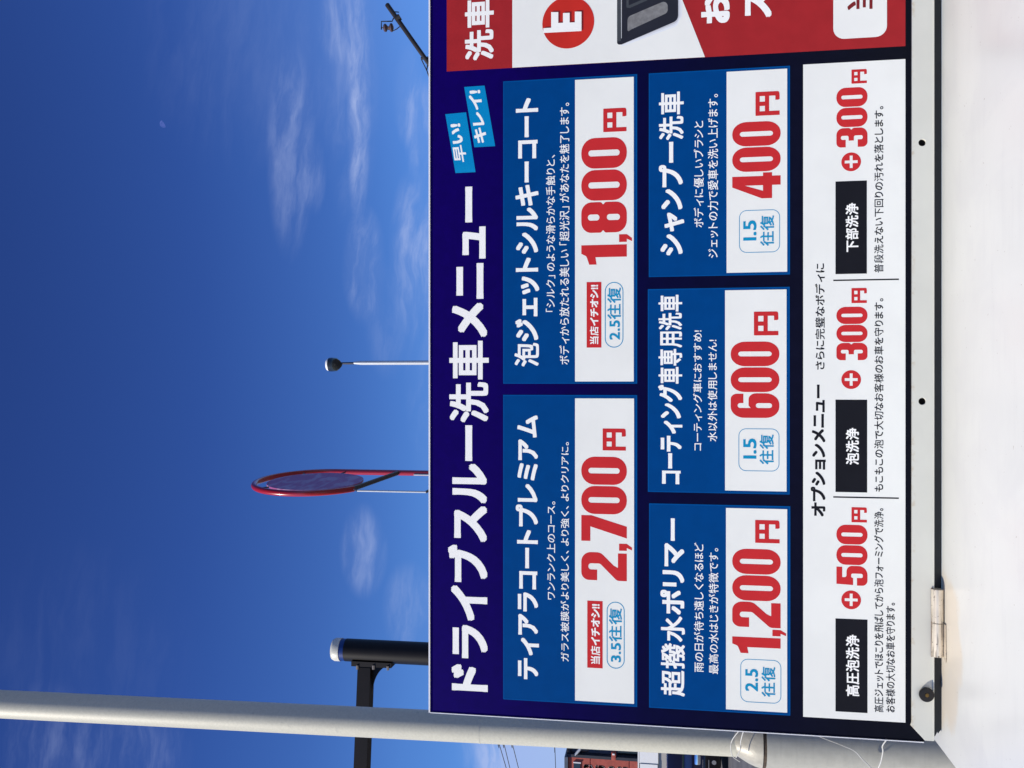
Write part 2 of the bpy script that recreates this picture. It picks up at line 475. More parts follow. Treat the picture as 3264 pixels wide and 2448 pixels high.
DIG = {
 '0': (100, [[(0,0,47),(100,0,47),(100,160,47),(0,160,47)], [(40,25,10),(60,25,10),(60,135,10),(40,135,10)]]),
 '8': (100, [[(0,0,42),(100,0,42),(100,77,24),(89,83,5),(100,89,22),(100,160,42),(0,160,42),(0,89,22),(11,83,5),(0,77,24)],
             [(40,24,10),(60,24,10),(60,70,10),(40,70,10)], [(40,96,10),(60,96,10),(60,137,10),(40,137,10)]]),
 '1': (64, [[(24,0),(64,0),(64,160),(36,160),(28,142,12),(0,132),(0,106),(24,110)]]),
 '7': (92, [[(12,0),(54,0),(92,124),(92,160),(0,160),(0,128),(52,128)]]),
 '2': (100, [[(0,0),(98,0),(98,31),(46,31),(54,46,14),(100,92,34),(100,160,46),(0,160,46),(0,104),(38,104),(38,135,10),(60,135,10),(60,94,14),(0,34,20)]]),
 '3': (100, [[(0,0,45),(100,0,45),(100,75,22),(88,83,6),(100,91,22),(100,160,45),(0,160,45),(0,112),(39,112),(39,137,9),(60,137,9),(60,97,9),(34,97),(34,70),(60,70,9),(60,24,9),(39,24,9),(39,50),(0,50)]]),
 '4': (106, [[(54,0),(92,0),(92,28),(106,28),(106,58),(92,58),(92,160),(48,160),(0,62),(0,28),(54,28)], [(31,58),(54,58),(54,118)]]),
 '5': (100, [[(0,0,45),(100,0,45),(100,108,40),(41,108,16),(41,130),(94,130),(94,160),(6,160),(2,74),(38,74),(41,84,8),(61,84,9),(61,24,9),(39,24,9),(39,54),(0,54)]]),
 '6': (100, [[(0,0,45),(100,0,45),(100,101,36),(50,101,10),(40,94),(40,137,9),(60,137,9),(60,118),(98,118),(98,160,45),(0,160,45)], [(40,24,9),(60,24,9),(60,77,9),(40,77,9)]]),
 ',': (29, [[(1,0),(11,0),(3,-18),(13,-18),(26,0,4),(26,27),(1,27)]]),
}
def digits(parent, s, uL, uR, v0, v1, m, layer):
    xL, xR, zT, zB = rect(uL, uR, v0, v1)
    x = 0; loops = []
    for ch in s:
        w, lp = DIG[ch]
        if ch == ',': x += 2
        for l in lp: loops.append([(px + x, py) for px, py in fillet(l)])
        x += w + (4 if ch == ',' else 5)
    tw = x - 5
    loops = [[(xL + (xR - xL) * a / tw, zB + (zT - zB) * b / 160) for a, b in l] for l in loops]
    return link('price_digits', on_plane(fill2d(loops), layer), m, parent)

XL = at(135, 2100, D).x
XR = 1.05
zT, zB = at(1200, 1372, D).z, at(1200, 2968, D).z
sign = thing('menu_board', ((XL + XR) / 2, D + .02, zB), 'big dark blue car wash price board with Japanese lettering, standing on the white cabinet', 'sign')
# board with its lower left corner cut where the rail is mitred
brd = fill2d([[(XL, at(83, 2946, D).z), (at(95, 2950, D).x, at(95, 2950, D).z), (at(95, 2950, D).x, at(95, 2966, D).z), (XR, at(95, 2966, D).z), (XR, zT), (XL, zT)]], extrude=0.014)
for v in brd.vertices:
    x, z, d = v.co; v.co = (x, D + 0.014 - d, z)
board = link('board', brd, M_board, sign)
box_obj('top_trim', (XL - .0005, D - .003, zT + .0002), (XR, D + .03, zT + .0030), M_trim, sign)
box_obj('side_trim', (XL - .0016, D - .0022, at(83, 2944, D).z), (XL - .0002, D + .029, zT - .0001), M_trim, sign)
box_obj('side_trim', (XR + .0002, D - .0022, zB + .01), (XR + .0016, D + .029, zT - .0001), M_trim, sign)
# bottom rail with punched holes
def circ(cx, cz, r, n=28): return [(cx + r * math.cos(2 * math.pi * k / n), cz + r * math.sin(2 * math.pi * k / n)) for k in range(n)]
hx1, hx2 = at(1991, 2937, D), at(1169, 2937, D)
rr = size(12, 2937, D)
rl = [(xz(139, 2902)), (xz(92, 2946)), (xz(90, 2971)), (XR - .004, at(95, 2971, D).z), (XR - .004, at(1200, 2905, D).z), (xz(148, 2905))]
rail = fill2d([rl, circ(hx1.x, hx1.z, rr), circ(hx2.x, hx2.z, rr)], extrude=0.0022, bevel=0.0005)
for v in rail.vertices:
    x, z, d = v.co; v.co = (x, D - 0.0030 - d, z)
rail_o = link('bottom_rail', rail, M_rail, sign)
box_obj('rail_lip', (at(91, 2971, D).x, D - .0078, at(91, 2972, D).z - .0012), (XR - .004, D - .0005, at(91, 2967, D).z - .002), M_rail, sign)
for hh in (hx1, hx2):
    bm = bmesh.new(); tube(bm, [(hh.x, D - .0012, hh.z), (hh.x, D - .0004, hh.z)], rr * 1.05, 24)
    link('rail_hole', from_bm(bm), M_dark, sign)
# catch knob
kn = at(240, 2948, D)
bm = bmesh.new(); kr = size(23, 2948, D)
prof = [(0.0, kr * .82), (0.003, kr * .98), (.007, kr), (.0085, kr * .92), (.0088, kr * .55)]
rings = [ring(Vector((kn.x, D - .0055 - y, kn.z)), Vector((1, 0, 0)), Vector((0, 0, 1)), r, 28) for y, r in prof]
loft(bm, rings)
knob = link('catch_knob', from_bm(bm, 50), M_knob, sign)
bm = bmesh.new(); tube(bm, [(kn.x, D - .0125, kn.z), (kn.x, D - .0156, kn.z)], kr * .28, 6)
link('knob_screw', from_bm(bm), M_brass, knob)

text(sign, 'ドライブスルー洗車メニュー', 245, 1853, 1428, 1558, M_letter, 1, 0.038)

def card(u0, u1, v0, v1, wu0, wu1, wv0, wv1, label):
    r = rect(u0, u1, v0, v1); w = 0.0018
    c = rsheet('course_card', r, M_blue, sign, 1, label=label)
    outline('card_border', r, M_blue2, c, 2, 0, 0.0022)
    rsheet('price_strip', rect(wu0, wu1, wv0, wv1), M_white, c, 3)
    return c
def recommend(c, r, t, p, pt, s):
    rsheet('red_tab', rect(*r), M_card if False else M_red, c, 4)
    text(c, '当店イチオシ!!', *t, M_letter, 5, 0.036)
    R_ = rect(*p); outline('trip_pill', R_, M_cyan, c, 4, (R_[2] - R_[3]) / 2 * .98, 0.0016)
    text(c, s, *pt, M_cyan, 5, 0.020)
def tripbox(c, b, n, nt, kt):
    R_ = rect(*b); outline('trip_box', R_, M_cyan, c, 4, .014, 0.0012)
    text(c, n, *nt, M_cyan, 5, 0.020); text(c, '往復', *kt, M_cyan, 5, 0.020)

c = card(207, 1189, 1604, 2031, 210, 1178, 1833, 2021, 'blue card priced 2,700 yen')
text(c, 'ティアラコートプレミアム', 283, 1124, 1644, 1718, M_letter, 2, 0.033)
text(c, 'ワンランク上のコース。', 537, 850, 1743, 1770, M_letter, 2, 0.007)
text(c, 'ガラス被膜がより美しく、より強く、よりクリアに。', 340, 1039, 1787, 1814, M_letter, 2, 0.007)
recommend(c, (319, 533, 1872, 1921), (332, 523, 1883, 1913), (317, 530, 1934, 1991), (338, 509, 1941, 1982), '3.5往復')
digits(c, '2,700', 598, 992, 1853, 1998, M_red, 4); text(c, '円', 1012, 1082, 1921, 1995, M_red, 4, 0.045)

c = card(1225, 2200, 1604, 2031, 1232, 2198, 1833, 2020, 'blue card priced 1,800 yen')
text(c, '泡ジェットシルキーコート', 1280, 2135, 1640, 1719, M_letter, 2, 0.033)
text(c, '「シルク」のような滑らかな手触りと、', 1454, 1954, 1740, 1770, M_letter, 2, 0.007)
text(c, 'ボディから放たれる美しい「超光沢」があなたを魅了します。', 1286, 2120, 1783, 1815, M_letter, 2, 0.007)
recommend(c, (1340, 1549, 1870, 1917), (1351, 1540, 1880, 1908), (1340, 1549, 1928, 1987), (1365, 1531, 1936, 1979), '2.5往復')
digits(c, '1,800', 1605, 2009, 1853, 1998, M_red, 4); text(c, '円', 2028, 2103, 1923, 1997, M_red, 4, 0.045)

c = card(180, 839, 2069, 2519, 182, 827, 2314, 2509, 'blue card priced 1,200 yen')
text(c, '超撥水ポリマー', 230, 796, 2105, 2183, M_letter, 2, 0.033)
text(c, '雨の日が待ち遠しくなるほど', 306, 718, 2212, 2243, M_letter, 2, 0.007)
text(c, '最高の水はじきが特徴です。', 300, 701, 2259, 2290, M_letter, 2, 0.007)
tripbox(c, (208, 346, 2360, 2490), '2.5', (245, 316, 2375, 2416), (227, 323, 2427, 2471))
digits(c, '1,200', 365, 698, 2334, 2488, M_red, 4); text(c, '円', 717, 790, 2407, 2485, M_red, 4, 0.045)

c = card(876, 1530, 2065, 2517, 883, 1524, 2311, 2507, 'blue card priced 600 yen')
text(c, 'コーティング車専用洗車', 905, 1508, 2098, 2175, M_letter, 2, 0.034)
text(c, 'コーティング車におすすめ!', 1012, 1395, 2209, 2238, M_letter, 2, 0.007)
text(c, '水以外は使用しません!', 1041, 1365, 2256, 2286, M_letter, 2, 0.007)
tripbox(c, (946, 1082, 2354, 2484), '1.5', (986, 1050, 2369, 2411), (968, 1063, 2421, 2466))
digits(c, '600', 1116, 1359, 2329, 2484, M_red, 4); text(c, '円', 1379, 1455, 2403, 2481, M_red, 4, 0.045)

c = card(1569, 2226, 2068, 2518, 1580, 2224, 2316, 2509, 'blue card priced 400 yen')
text(c, 'シャンプー洗車', 1634, 2155, 2100, 2181, M_letter, 2, 0.034)
text(c, 'ボディに優しいブラシと', 1723, 2062, 2211, 2243, M_letter, 2, 0.007)
text(c, 'ジェットの力で愛車を洗い上げます。', 1626, 2148, 2256, 2289, M_letter, 2, 0.007)
tripbox(c, (1643, 1779, 2356, 2486), '1.5', (1681, 1745, 2369, 2411), (1664, 1761, 2423, 2467))
digits(c, '400', 1815, 2060, 2334, 2488, M_red, 4); text(c, '円', 2080, 2156, 2408, 2485, M_red, 4, 0.045)

# options panel
op = rsheet('option_panel', rect(154, 2251, 2560, 2886), M_white, sign, 1)
text(op, 'オプションメニュー', 802, 1222, 2584, 2632, M_black, 2, 0.036)
text(op, 'さらに完璧なボディに', 1270, 1608, 2598, 2629, M_black, 2, 0.016)
def option(b, name, nt, plus, num, nd, yen, lines):
    rsheet('black_box', rect(*b), M_black, op, 2)
    text(op, name, *nt, M_letter, 3, 0.040)
    p = at(plus, 2713, D); r = size(30, 2713, D); a, w = r * .66, r * .15
    cross = [(-w, -a), (w, -a), (w, -w), (a, -w), (a, w), (w, w), (w, a), (-w, a), (-w, w), (-a, w), (-a, -w), (-w, -w)]
    sheet('plus_sign', [circ(p.x, p.z, r, 36), [(p.x + q[0], p.z + q[1]) for q in cross]], M_red, op, 2)
    digits(op, num, nd[0], nd[1], 2666, 2765, M_red, 2); text(op, '円', yen[0], yen[1], 2714, 2763, M_red, 2, 0.045)
    for s, a0, a1, v0, v1 in lines: text(op, s, a0, a1, v0, v1, M_black, 2, 0.014)
option((178, 475, 2663, 2765), '高圧泡洗浄', (229, 425, 2696, 2739), 536, '500', (582, 775), (783, 831),
       [('高圧ジェットでほこりを飛ばしてから泡フォーミングで洗浄。', 178, 828, 2786, 2816), ('お客様の大切なお車を守ります。', 178, 527, 2823, 2853)])
option((879, 1174, 2663, 2764), '泡洗浄', (967, 1084, 2696, 2738), 1238, '300', (1300, 1470), (1482, 1530),
       [('もこもこの泡で大切なお客様のお車を守ります。', 881, 1497, 2786, 2816)])
option((1575, 1871, 2663, 2763), '下部洗浄', (1645, 1801, 2695, 2736), 1932, '300', (1979, 2169), (2182, 2227),
       [('普段洗えない下回りの汚れを落とします。', 1579, 2109, 2786, 2816)])
for uu in (862, 1556): rsheet('divider', rect(uu - 2.2, uu + 2.2, 2656, 2865), M_black, op, 2)

# two cyan badges, tilted
def cA(x, y): return xz(2448 - y / 1.3267, 1350 + x / 1.3267)
def badge_sheet(q, s, tq):
    b = sheet('badge', [[cA(*p) for p in q]], M_badge, sign, 1)
    text(b, s, 0, 0, 0, 0, M_letter, 2, 0.034, quad=[cA(*p) for p in tq])
badge_sheet([(92, 483), (180, 475), (220, 728), (135, 732)][::-1], '早い!', [(132, 686), (109, 526), (157, 521), (186, 684)])
badge_sheet([(172, 368), (258, 362), (303, 618), (215, 623)][::-1], 'キレイ!', [(218, 606), (188, 384), (241, 380), (269, 602)])

# red card at the right end
rc = sheet('red_card', [[xz(2220, 1424), xz(2301, 2886), (XR - .03, at(2301, 2886, D).z), (XR - .03, at(2220, 1424, D).z)]], M_card, sign, 1)
def slope(u): return 2247 - (u - 2266) * 72 / 182
xR_ = XR - .03
uu = 2700
wh = sheet('white_field', [[xz(2232, 1633), xz(2266, 2247), xz(2448, 2175), xz(2740, slope(2740)), (at(2740, slope(2740), D).x, at(2232, 1633, D).z)]], M_white, rc, 2)
text(rc, '洗車', 2256, 2452, 1482, 1574, M_letter, 2, 0.045)
text(rc, 'お', 2373, 2466, 2235, 2326, M_letter, 3, 0.045)
text(rc, 'ス', 2391, 2480, 2374, 2460, M_letter, 3, 0.045)
wb = rsheet('white_box', rect(2327, 2720, 2656, 2827), M_white, rc, 3, rad=.020)
text(rc, '当', 2417, 2508, 2697, 2785, M_maroon, 4, 0.026)
ec = at(2376, 1811, D); er = size(83, 1811, D)
M_ball = mat('red_disc_print', (196, 46, 38), 0.5, spec=0.12, var=0.08, vscale=14)
eb = sheet('red_disc', [circ(ec.x, ec.z, er, 48)], M_ball, rc, 4)
def cE(x, y): return xz(2448 - y / 1.3267, 1350 + x / 1.3267)
E_pts = [(507, 140), (507, 120), (540, 118), (540, 52), (570, 52), (570, 98), (590, 97), (590, 56), (618, 55), (618, 96), (640, 95), (640, 50), (668, 50), (668, 132)]
sheet('letter_shadow', [[cE(x + 8, y - 6) for x, y in E_pts]], M_maroon, rc, 5)
sheet('lettering', [[cE(x, y) for x, y in E_pts]], M_letter, rc, 6)
# printed picture of a dark tray on the white field
def cT(x, y): return (2448 - y / 7.373, 1950 + x / 7.373)
def tloop(pts):
    f = fillet([(p[0], p[1], (p[2] if len(p) > 2 else 0)) for p in pts], 6)
    return [xz(*cT(x, y)) for x, y in f]
for k, (gr, cc) in enumerate(((90, (226, 230, 234)), (55, (214, 217, 222)), (25, (190, 192, 198)))):
    mm = mat('printed_shade', cc, .45, spec=.35, var=.02)
    sheet('tray_print_shade', [tloop([(165, -1000), (150, 980 + gr * .5, 60), (260, 1000 + gr, 60), (1530, 500 + gr * 1.3, 160), (1560 + gr, 380, 90), (1560 + gr, -1000)])], mm, rc, 3 + k * .3)
sheet('tray_print', [tloop([(125, -1100), (125, 1050, 90), (230, 1050, 60), (1560, 480, 180), (1560, -1100)])], M_grey2, rc, 4.2)
sheet('tray_print', [tloop([(128, -1090), (128, 990, 40), (214, 960, 8), (214, -1090)])], M_grey3, rc, 4.5)
sheet('tray_print', [tloop([(214, -1090), (220, 905, 5), (234, 905, 5), (238, -1090)])], M_grey4, rc, 4.8)
sheet('tray_print', [tloop([(370, 760, 130), (370, 400, 130), (1315, -5, 160), (1315, 300, 120), (450, 700, 60)])], M_grey1, rc, 4.8)
sheet('tray_print', [tloop([(345, -1000), (345, 190, 30), (430, 190, 30), (860, 0), (700, 0), (400, 132), (375, -1000)])], M_grey3, rc, 4.8)

# black strip filling the gap under the rail, ragged at its left end
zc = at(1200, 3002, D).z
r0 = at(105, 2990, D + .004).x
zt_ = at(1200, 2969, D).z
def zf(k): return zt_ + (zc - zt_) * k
strip_me = fill2d([[(r0 - .002, zf(.35)), (r0 + .008, zf(.62)), (r0 + .004, zf(.66)), (r0 + .012, zf(.97)), (XR - .01, zf(.97)), (XR - .01, zt_), (r0 + .004, zt_)]], extrude=.002)
for v in strip_me.vertices:
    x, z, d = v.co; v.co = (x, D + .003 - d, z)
link('dark_strip', strip_me, M_matt_black, sign)

# ------------------------------------------------------------------ white cabinet
Zc = zc - .0002
cl_ = at_z(53.5, 3005, Zc); cb = at_z(97, 2972.6, Zc)
cab = thing('cabinet', (.2, 1.5, 0), 'white enamelled cabinet top with a steel hinge and rust stain, under the price board', 'cabinet')
X0, X1, Y0, Y1 = cl_.x, XR + .06, 1.12, cb.y
bm = bmesh.new(); box(bm, (X0, Y0, Zc - .05), (X1, Y1, Zc), .0025)
link('top_panel', from_bm(bm, 40), M_cab, cab)
box_obj('body', (X0 + .015, Y0 + .02, .08), (X1 - .015, Y1 - .015, Zc - .0505), M_cab, cab, .004)
box_obj('plinth', (X0 + .04, Y0 + .05, 0), (X1 - .04, Y1 - .04, .0795), M_matt_black, cab)
for a, b in ((X0 + .05, (X0 + X1) / 2 - .01), ((X0 + X1) / 2 + .01, X1 - .05)):
    d = box_obj('door', (a, Y0 + .006, .14), (b, Y0 + .0195, Zc - .09), M_cab, cab, .003)
    box_obj('handle', ((b - .06) if a < 0 else a + .045, Y0 - .012, .62), ((b - .045) if a < 0 else a + .06, Y0 + .0055, .76), M_galv, d, .002)
# hinge: two barrels, pin and leaf
def hinge(u0, um_, u1):
    hz = at(500, 2990, D - .012).z
    yy = D - .012
    r = size(17.5, 2990, D)
    hz = Zc + r + .001
    a, m_, b = at(u0, 2990, yy).x, at(um_, 2990, yy).x, at(u1, 2990, yy).x
    h = tube_obj('hinge', [(a, yy, hz), (m_ - .0007, yy, hz)], r, M_hinge, cab, 24)
    tube_obj('hinge_pin', [(m_ - .0007, yy, hz), (m_ + .0007, yy, hz)], r * .8, M_dark, h, 16)
    tube_obj('barrel', [(m_ + .0007, yy, hz), (b, yy, hz)], r * 1.03, M_hinge, h, 24)
    bm = bmesh.new()
    pts = [(a + .001, yy - r * .2, hz - r * .92), (m_ + .001, yy - r * .2, hz - r * .92), (m_, yy - r - .0065, Zc + .0022), (a - .006, yy - r - .0085, Zc + .0022)]
    up = [bm.verts.new(p) for p in pts]; dn = [bm.verts.new((p[0], p[1] + .001, p[2] - .0015)) for p in pts]
    bm.faces.new(up); bm.faces.new(dn[::-1])
    for i in range(4): bm.faces.new((up[i], up[(i + 1) % 4], dn[(i + 1) % 4], dn[i]))
    link('hinge_leaf', from_bm(bm), M_hinge, h)
    box_obj('rust_line', (a - .002, D - .0083, hz + r * .62), (b + .001, D - .0070, hz + r * .95), M_rust, h)
hinge(356, 463, 570)
hinge(2700, 2807, 2914)

# ------------------------------------------------------------------ grey pole with stepped sleeve
YP = 2.6
pA, pB = at(204, 0, YP), at(88, 2345, YP)
d = (pA - pB)
pr = size(46.5, 1400, YP)
pole = thing('pole', (pB.x, YP, 0), 'tall pale grey steel pole rising beside the left edge of the price board', 'pole')
top = pB + d * (6.2 / d.z)
tube_obj('upper_tube', [pB, top], pr, M_pole, pole, 48)
tube_obj('pole_cap', [top, top + Vector((0, 0, .03)), top + Vector((0, 0, .05))], [pr * 1.03, pr * .95, pr * .4], M_pole, pole, 48)
def zv(v): return at(88, v, YP).z
S = size(1, 2400, YP)
cx = at(88, 2440, YP).x
def lathe(name, prof, m, parent, cx, cy, seg=48):
    bm = bmesh.new(); loft(bm, [ring(Vector((cx, cy, z)), Vector((1, 0, 0)), Vector((0, 1, 0)), r, seg) for z, r in prof])
    return link(name, from_bm(bm, 50), m, parent)
lathe('seam_ring', [(zv(1530), pr * 1.012), (zv(1536), pr * 1.012)], M_pole, pole, (pB + d * ((zv(1533) - pB.z) / d.z)).x, YP)
lathe('shoulder', [(zv(2338), 48 * S), (zv(2352), 54 * S), (zv(2366), 62 * S), (zv(2385), 72 * S), (zv(2405), 80 * S), (zv(2425), 85 * S)], M_shoulder, pole, cx, YP)
lathe('weld_seam', [(zv(2425) - .0003, 82.5 * S), (zv(2436), 82.5 * S)], M_seam, pole, cx, YP)
lathe('lower_sleeve', [(zv(2436) - .0003, 86 * S), (.02, 86 * S)], M_sleeve, pole, cx, YP)
lathe('base_plate', [(.0195, 150 * S), (.0, 150 * S)], M_sleeve, pole, cx, YP)

# loose white cables hanging over the pole
def wire(pts, Y, r, label, seg=8):
    P = smooth_path([at(u, v, y) for (u, v, y) in pts])
    bm = bmesh.new(); tube(bm, P, r, seg)
    return tag(link('cable', from_bm(bm, 80), M_wire), label, 'cable', 'loose white cables by the pole')
def c3(x, y): return (2448 - (2250 + y / 3.16), 2300 + x / 3.16)
def c2(x, y): return (2448 - (2250 + y / 4.916), 2000 + x / 4.916)
yf = YP - 86 * S
wire([(*c3(930, 270), D + .05), (*c3(1000, 315), yf - .2), (*c3(1200, 392), yf - .06), (*c3(1340, 455), yf - .03), (*c3(1420, 540), yf - .02), (*c3(1505, 626), yf - .02), (*c3(1600, 760), yf - .06)], 0, .0013, 'thin white cable slanting down across the lower pole sleeve to the left')
wire([(*c3(1690, 300), D + .05), (*c3(1655, 350), yf - .2), (*c3(1620, 405), yf - .12), (*c3(1625, 460), yf - .1), (*c3(1605, 560), yf - .08), (*c3(1575, 640), yf - .06), (*c3(1540, 760), yf - .06)], 0, .0017, 'white cable coming off the lowest corner of the price board beside the pole sleeve')
wire([(*c2(1790, 330), D + .06), (*c2(1740, 400), yf - .2), (*c2(1650, 520), yf - .05), (*c2(1618, 640), yf - .03), (*c2(1650, 790), yf - .02), (*c2(1760, 875), yf - .0)], 0, .0012, 'white cable bowing out over the pole just above its shoulder')
wire([(*c2(1850, 330), D + .06), (*c2(1810, 420), yf - .18), (*c2(1775, 560), yf - .04), (*c2(1770, 680), yf - .03), (*c2(1700, 812), yf - .02)], 0, .0014, 'white cable with a blunt free end lying against the pole shoulder')

# ------------------------------------------------------------------ black post with arm
YA = 9.0
def c6(x, y): return (2448 - (2000 + y / 3.7025), 1000 + x / 3.7025)
post = thing('barrier_post', (at(370, 1366, YA).x, YA, 0), 'black round post with white cap and blue band carrying a long black arm', 'post')
pxx = at(372, 1200, YA).x; rp = size(35.5, 1200, YA)
def zz(v): return at(370, v, YA).z
lathe('shaft', [(zz(1104), rp), (0, rp)], M_post, post, pxx, YA)
lathe('blue_band', [(zz(1089), rp * .975), (zz(1104) + .0005, rp * .975)], M_bband, post, pxx, YA)
lathe('white_cap', [(zz(1069) + .03, rp * .55), (zz(1069) + .02, rp * .9), (zz(1071), rp * 1.02), (zz(1089) + .0005, rp * 1.02)], M_rail, post, pxx, YA)
a1 = at(326, 1167, YA); hgt = size(42, 1167, YA) / 2
a2 = at(-700, 1167, 8.62); a2.z = a1.z
bm = bmesh.new()
dirn = (a2 - a1); yw = .07
for_pts = []
loft(bm, [[p + Vector((0, -yw, -hgt)), p + Vector((0, yw, -hgt)), p + Vector((0, yw, hgt)), p + Vector((0, -yw, hgt))] for p in (a1, a2)])
arm = link('arm', from_bm(bm), M_post, post)
fx = pxx - rp
box_obj('mount_plate', (fx - .02, YA - .1, zz(1256)), (fx + .03, YA + .1, zz(1130)), M_post, post)
# curved gusset below the arm
gl = [(fx - .02, zz(1252)), (fx - .02, a1.z - hgt)]
gx0 = at(300, 1188, YA).x; gxe = at(236, 1188, YA).x
gus = [(fx - .0195, zz(1250)), (fx - .0195, a1.z - hgt + .003), (gxe, a1.z - hgt + .003)]
for k in range(0, 11):
    q = math.pi / 2 * k / 10
    cx_, cz_ = gxe, zz(1250)
    gus.append((gxe + (fx - .0195 - gxe) * (math.sin(q)) * 1.0, (a1.z - hgt) + (zz(1250) - (a1.z - hgt)) * (1 - math.cos(q))))
me = fill2d([gus[:-1]], extrude=.012)
for v in me.vertices: v.co = (v.co.x, YA - v.co.z, v.co.y)
link('gusset', me, M_post, post)
for x, y in ((705, 470), (875, 480), (515, 470)):
    q = at(*c6(x, y), YA - .1)
    bm = bmesh.new(); tube(bm, [q + Vector((.02, -.0, 0)), q + Vector((-.02, 0, 0))], .014, 6); link('bolt', from_bm(bm), M_bolt, post)
p2 = thing('barrier_post', (a2.x, a2.y, 0), 'black round post at the far left end of the long black arm, outside the picture', 'post')
lathe('shaft', [(a1.z - hgt - .002, rp), (0, rp)], M_post, p2, a2.x + .1, a2.y)

# ------------------------------------------------------------------ red ring sign
YR = 20.0
rs = thing('ring_sign', (0, 0, 0), 'red ring shaped pole sign with a violet disc inside, seen almost edge on', 'sign')
cen = at(912, 1006, YR); RR = size(189, 1006, YR)
dd = Vector((.078, 1, 0)).normalized()
rs.location = (cen.x, cen.y, 0); WORLD_LOC[rs.name] = Vector(rs.location)
def circ3(r, n=72): return [cen + dd * (r * math.cos(2 * math.pi * k / n)) + Vector((0, 0, r * math.sin(2 * math.pi * k / n))) for k in range(n)]
nn = dd.cross(Vector((0, 0, 1)))
tr = size(9.4, 1006, YR)
q0 = R(238)
path = []
for k in range(61):
    q = q0 * (1 - k / 60.0)
    path.append(cen + dd * (RR * math.cos(q)) + Vector((0, 0, RR * math.sin(q))))
for z in (.9, 1.6): path.append(cen + dd * RR + Vector((0, 0, -RR * z)))
tube_obj('ring', path, tr, M_ring, rs, 16)
bm = bmesh.new(); loft(bm, [[p + nn * s for p in circ3(RR * .80, 48)] for s in (-.02, .02)])
link('disc', from_bm(bm, 30), M_disc, rs)
for q in (.6, 2.3, 3.9, 6.1):
    o_ = dd * math.cos(q) + Vector((0, 0, math.sin(q)))
    tube_obj('stay', [cen + o_ * RR * .78, cen + o_ * RR * .97], .018, M_steel, rs, 8)
pb = cen + dd * RR
tube_obj('mast', [(pb.x, pb.y, cen.z - RR * 1.6 - .001), (pb.x, pb.y, 0)], tr * 1.0, M_ring, rs, 16)
tube_obj('mast_strip', [(pb.x - tr * .5, pb.y - tr * 1.02, at(940, 1270, YR).z), (pb.x - tr * .5, pb.y - tr * 1.02, 1.0)], .02, M_galv, rs, 8)
nb = path[0] + Vector((0, 0, .01))
tube_obj('brace', [nb, (pb.x, pb.y, at(941, 1270, pb.y).z)], .055, M_steel, rs, 10)
k1 = at(884, 1139, YR - 1.0); k2 = at(881, 1358, YR - 1.0)
tube_obj('side_tube', [k1, (k1.x, k1.y, k2.z)], .022, M_galv, rs, 10)
tube_obj('tube_tie', [(k1.x, k1.y, k2.z), (pb.x, pb.y, k2.z - .25)], .03, M_steel, rs, 8)
tube_obj('tube_tie', [k1, nb], .02, M_steel, rs, 8)

# ------------------------------------------------------------------ street lamp
YL = 24.0
def c5(x, y): return (2448 - (1100 + y / 5.53), 1000 + x / 5.53)
lp = at(1291.5, 1200, YL)
lamp = thing('street_lamp', (lp.x, YL, 0), 'slim street lamp with a small dark head standing in the middle of the sky', 'lamp')
rl_ = size(6.6, 1200, YL)
def zl(v): return at(1290, v, YL).z
lathe('lamp_post', [(zl(1128), rl_ * .62), (zl(1150), rl_), (0, rl_ * 1.35)], M_galv, lamp, lp.x, YL, 20)
lathe('neck', [(zl(1086), rl_ * .55), (zl(1128) - .001, rl_ * .62)], M_steel, lamp, lp.x - .01, YL, 16)
hc = size(22, 1065, YL); hxx = at(1286, 1065, YL).x
lathe('lamp_head', [(zl(1050), hc), (zl(1060), hc * 1.02), (zl(1074), hc * .95), (zl(1083), hc * .6), (zl(1089), hc * .25)], M_lampdark, lamp, hxx, YL, 12)
lathe('lamp_lid', [(zl(1042), hc * .72), (zl(1045), hc * .9), (zl(1050) + .001, hc * .93)], M_white2, lamp, hxx, YL, 12)

# ------------------------------------------------------------------ utility pole with slanting arm and insulator
YU = 14.0
def c4(x, y): return (2448 - y / 6.382, 1180 + x / 6.382)
def U(x, y, dy=0): return at(*c4(x, y), YU + dy)
ub = at(2150, 1440, YU)
up = thing('utility_pole', (ub.x, YU, 0), 'dark utility pole arm with a spool insulator slanting up above the red card', 'pole')
e0, e1 = U(345, 95), U(1210, 1320)
foot = e1 + (e1 - e0) * .55
tube_obj('slanting_arm', [e0 + (e0 - e1) * .01, e0, e1, foot], [.026, .037, .033, .033], M_util, up, 16)
tube_obj('shaft', [(foot.x, YU, foot.z), (foot.x, YU, 0)], [.09, .13], M_util, up, 20)
tube_obj('bracket', [U(500, 330), U(460, 400), U(450, 432), U(228, 436), U(228, 600)], .010, M_util, up, 8)
tube_obj('bracket_brace', [U(600, 540), U(540, 590), U(470, 625), U(240, 560)], .008, M_util, up, 8)
ax0, ax1 = U(270, 568), U(470, 560)
def spool(f): return ax0 + (ax1 - ax0) * f
tube_obj('insulator', [spool(f) for f in (0, .06, .12, .26, .34, .46, .56, .66, .74, .88, .94, 1)], [.022, .05, .062, .062, .045, .022, .022, .045, .066, .066, .05, .025], M_porc, up, 20)
tube_obj('step_bolt', [U(480, 240), U(530, 242), U(585, 248)], .009, M_util, up, 8)
tube_obj('clamp_band', [U(520, 400), U(610, 340)], .052, M_util, up, 10)
tube_obj('clamp_band', [U(1035, 1190), U(1180, 1175)], .022, M_util, up, 8)
tube_obj('bracing_wire', [U(1045, 1215), U(1155, 1440), U(1215, 1620)], .009, M_util, up, 6)
tube_obj('bracing_wire', [U(1165, 1330), U(1150, 1440)], .009, M_util, up, 6)

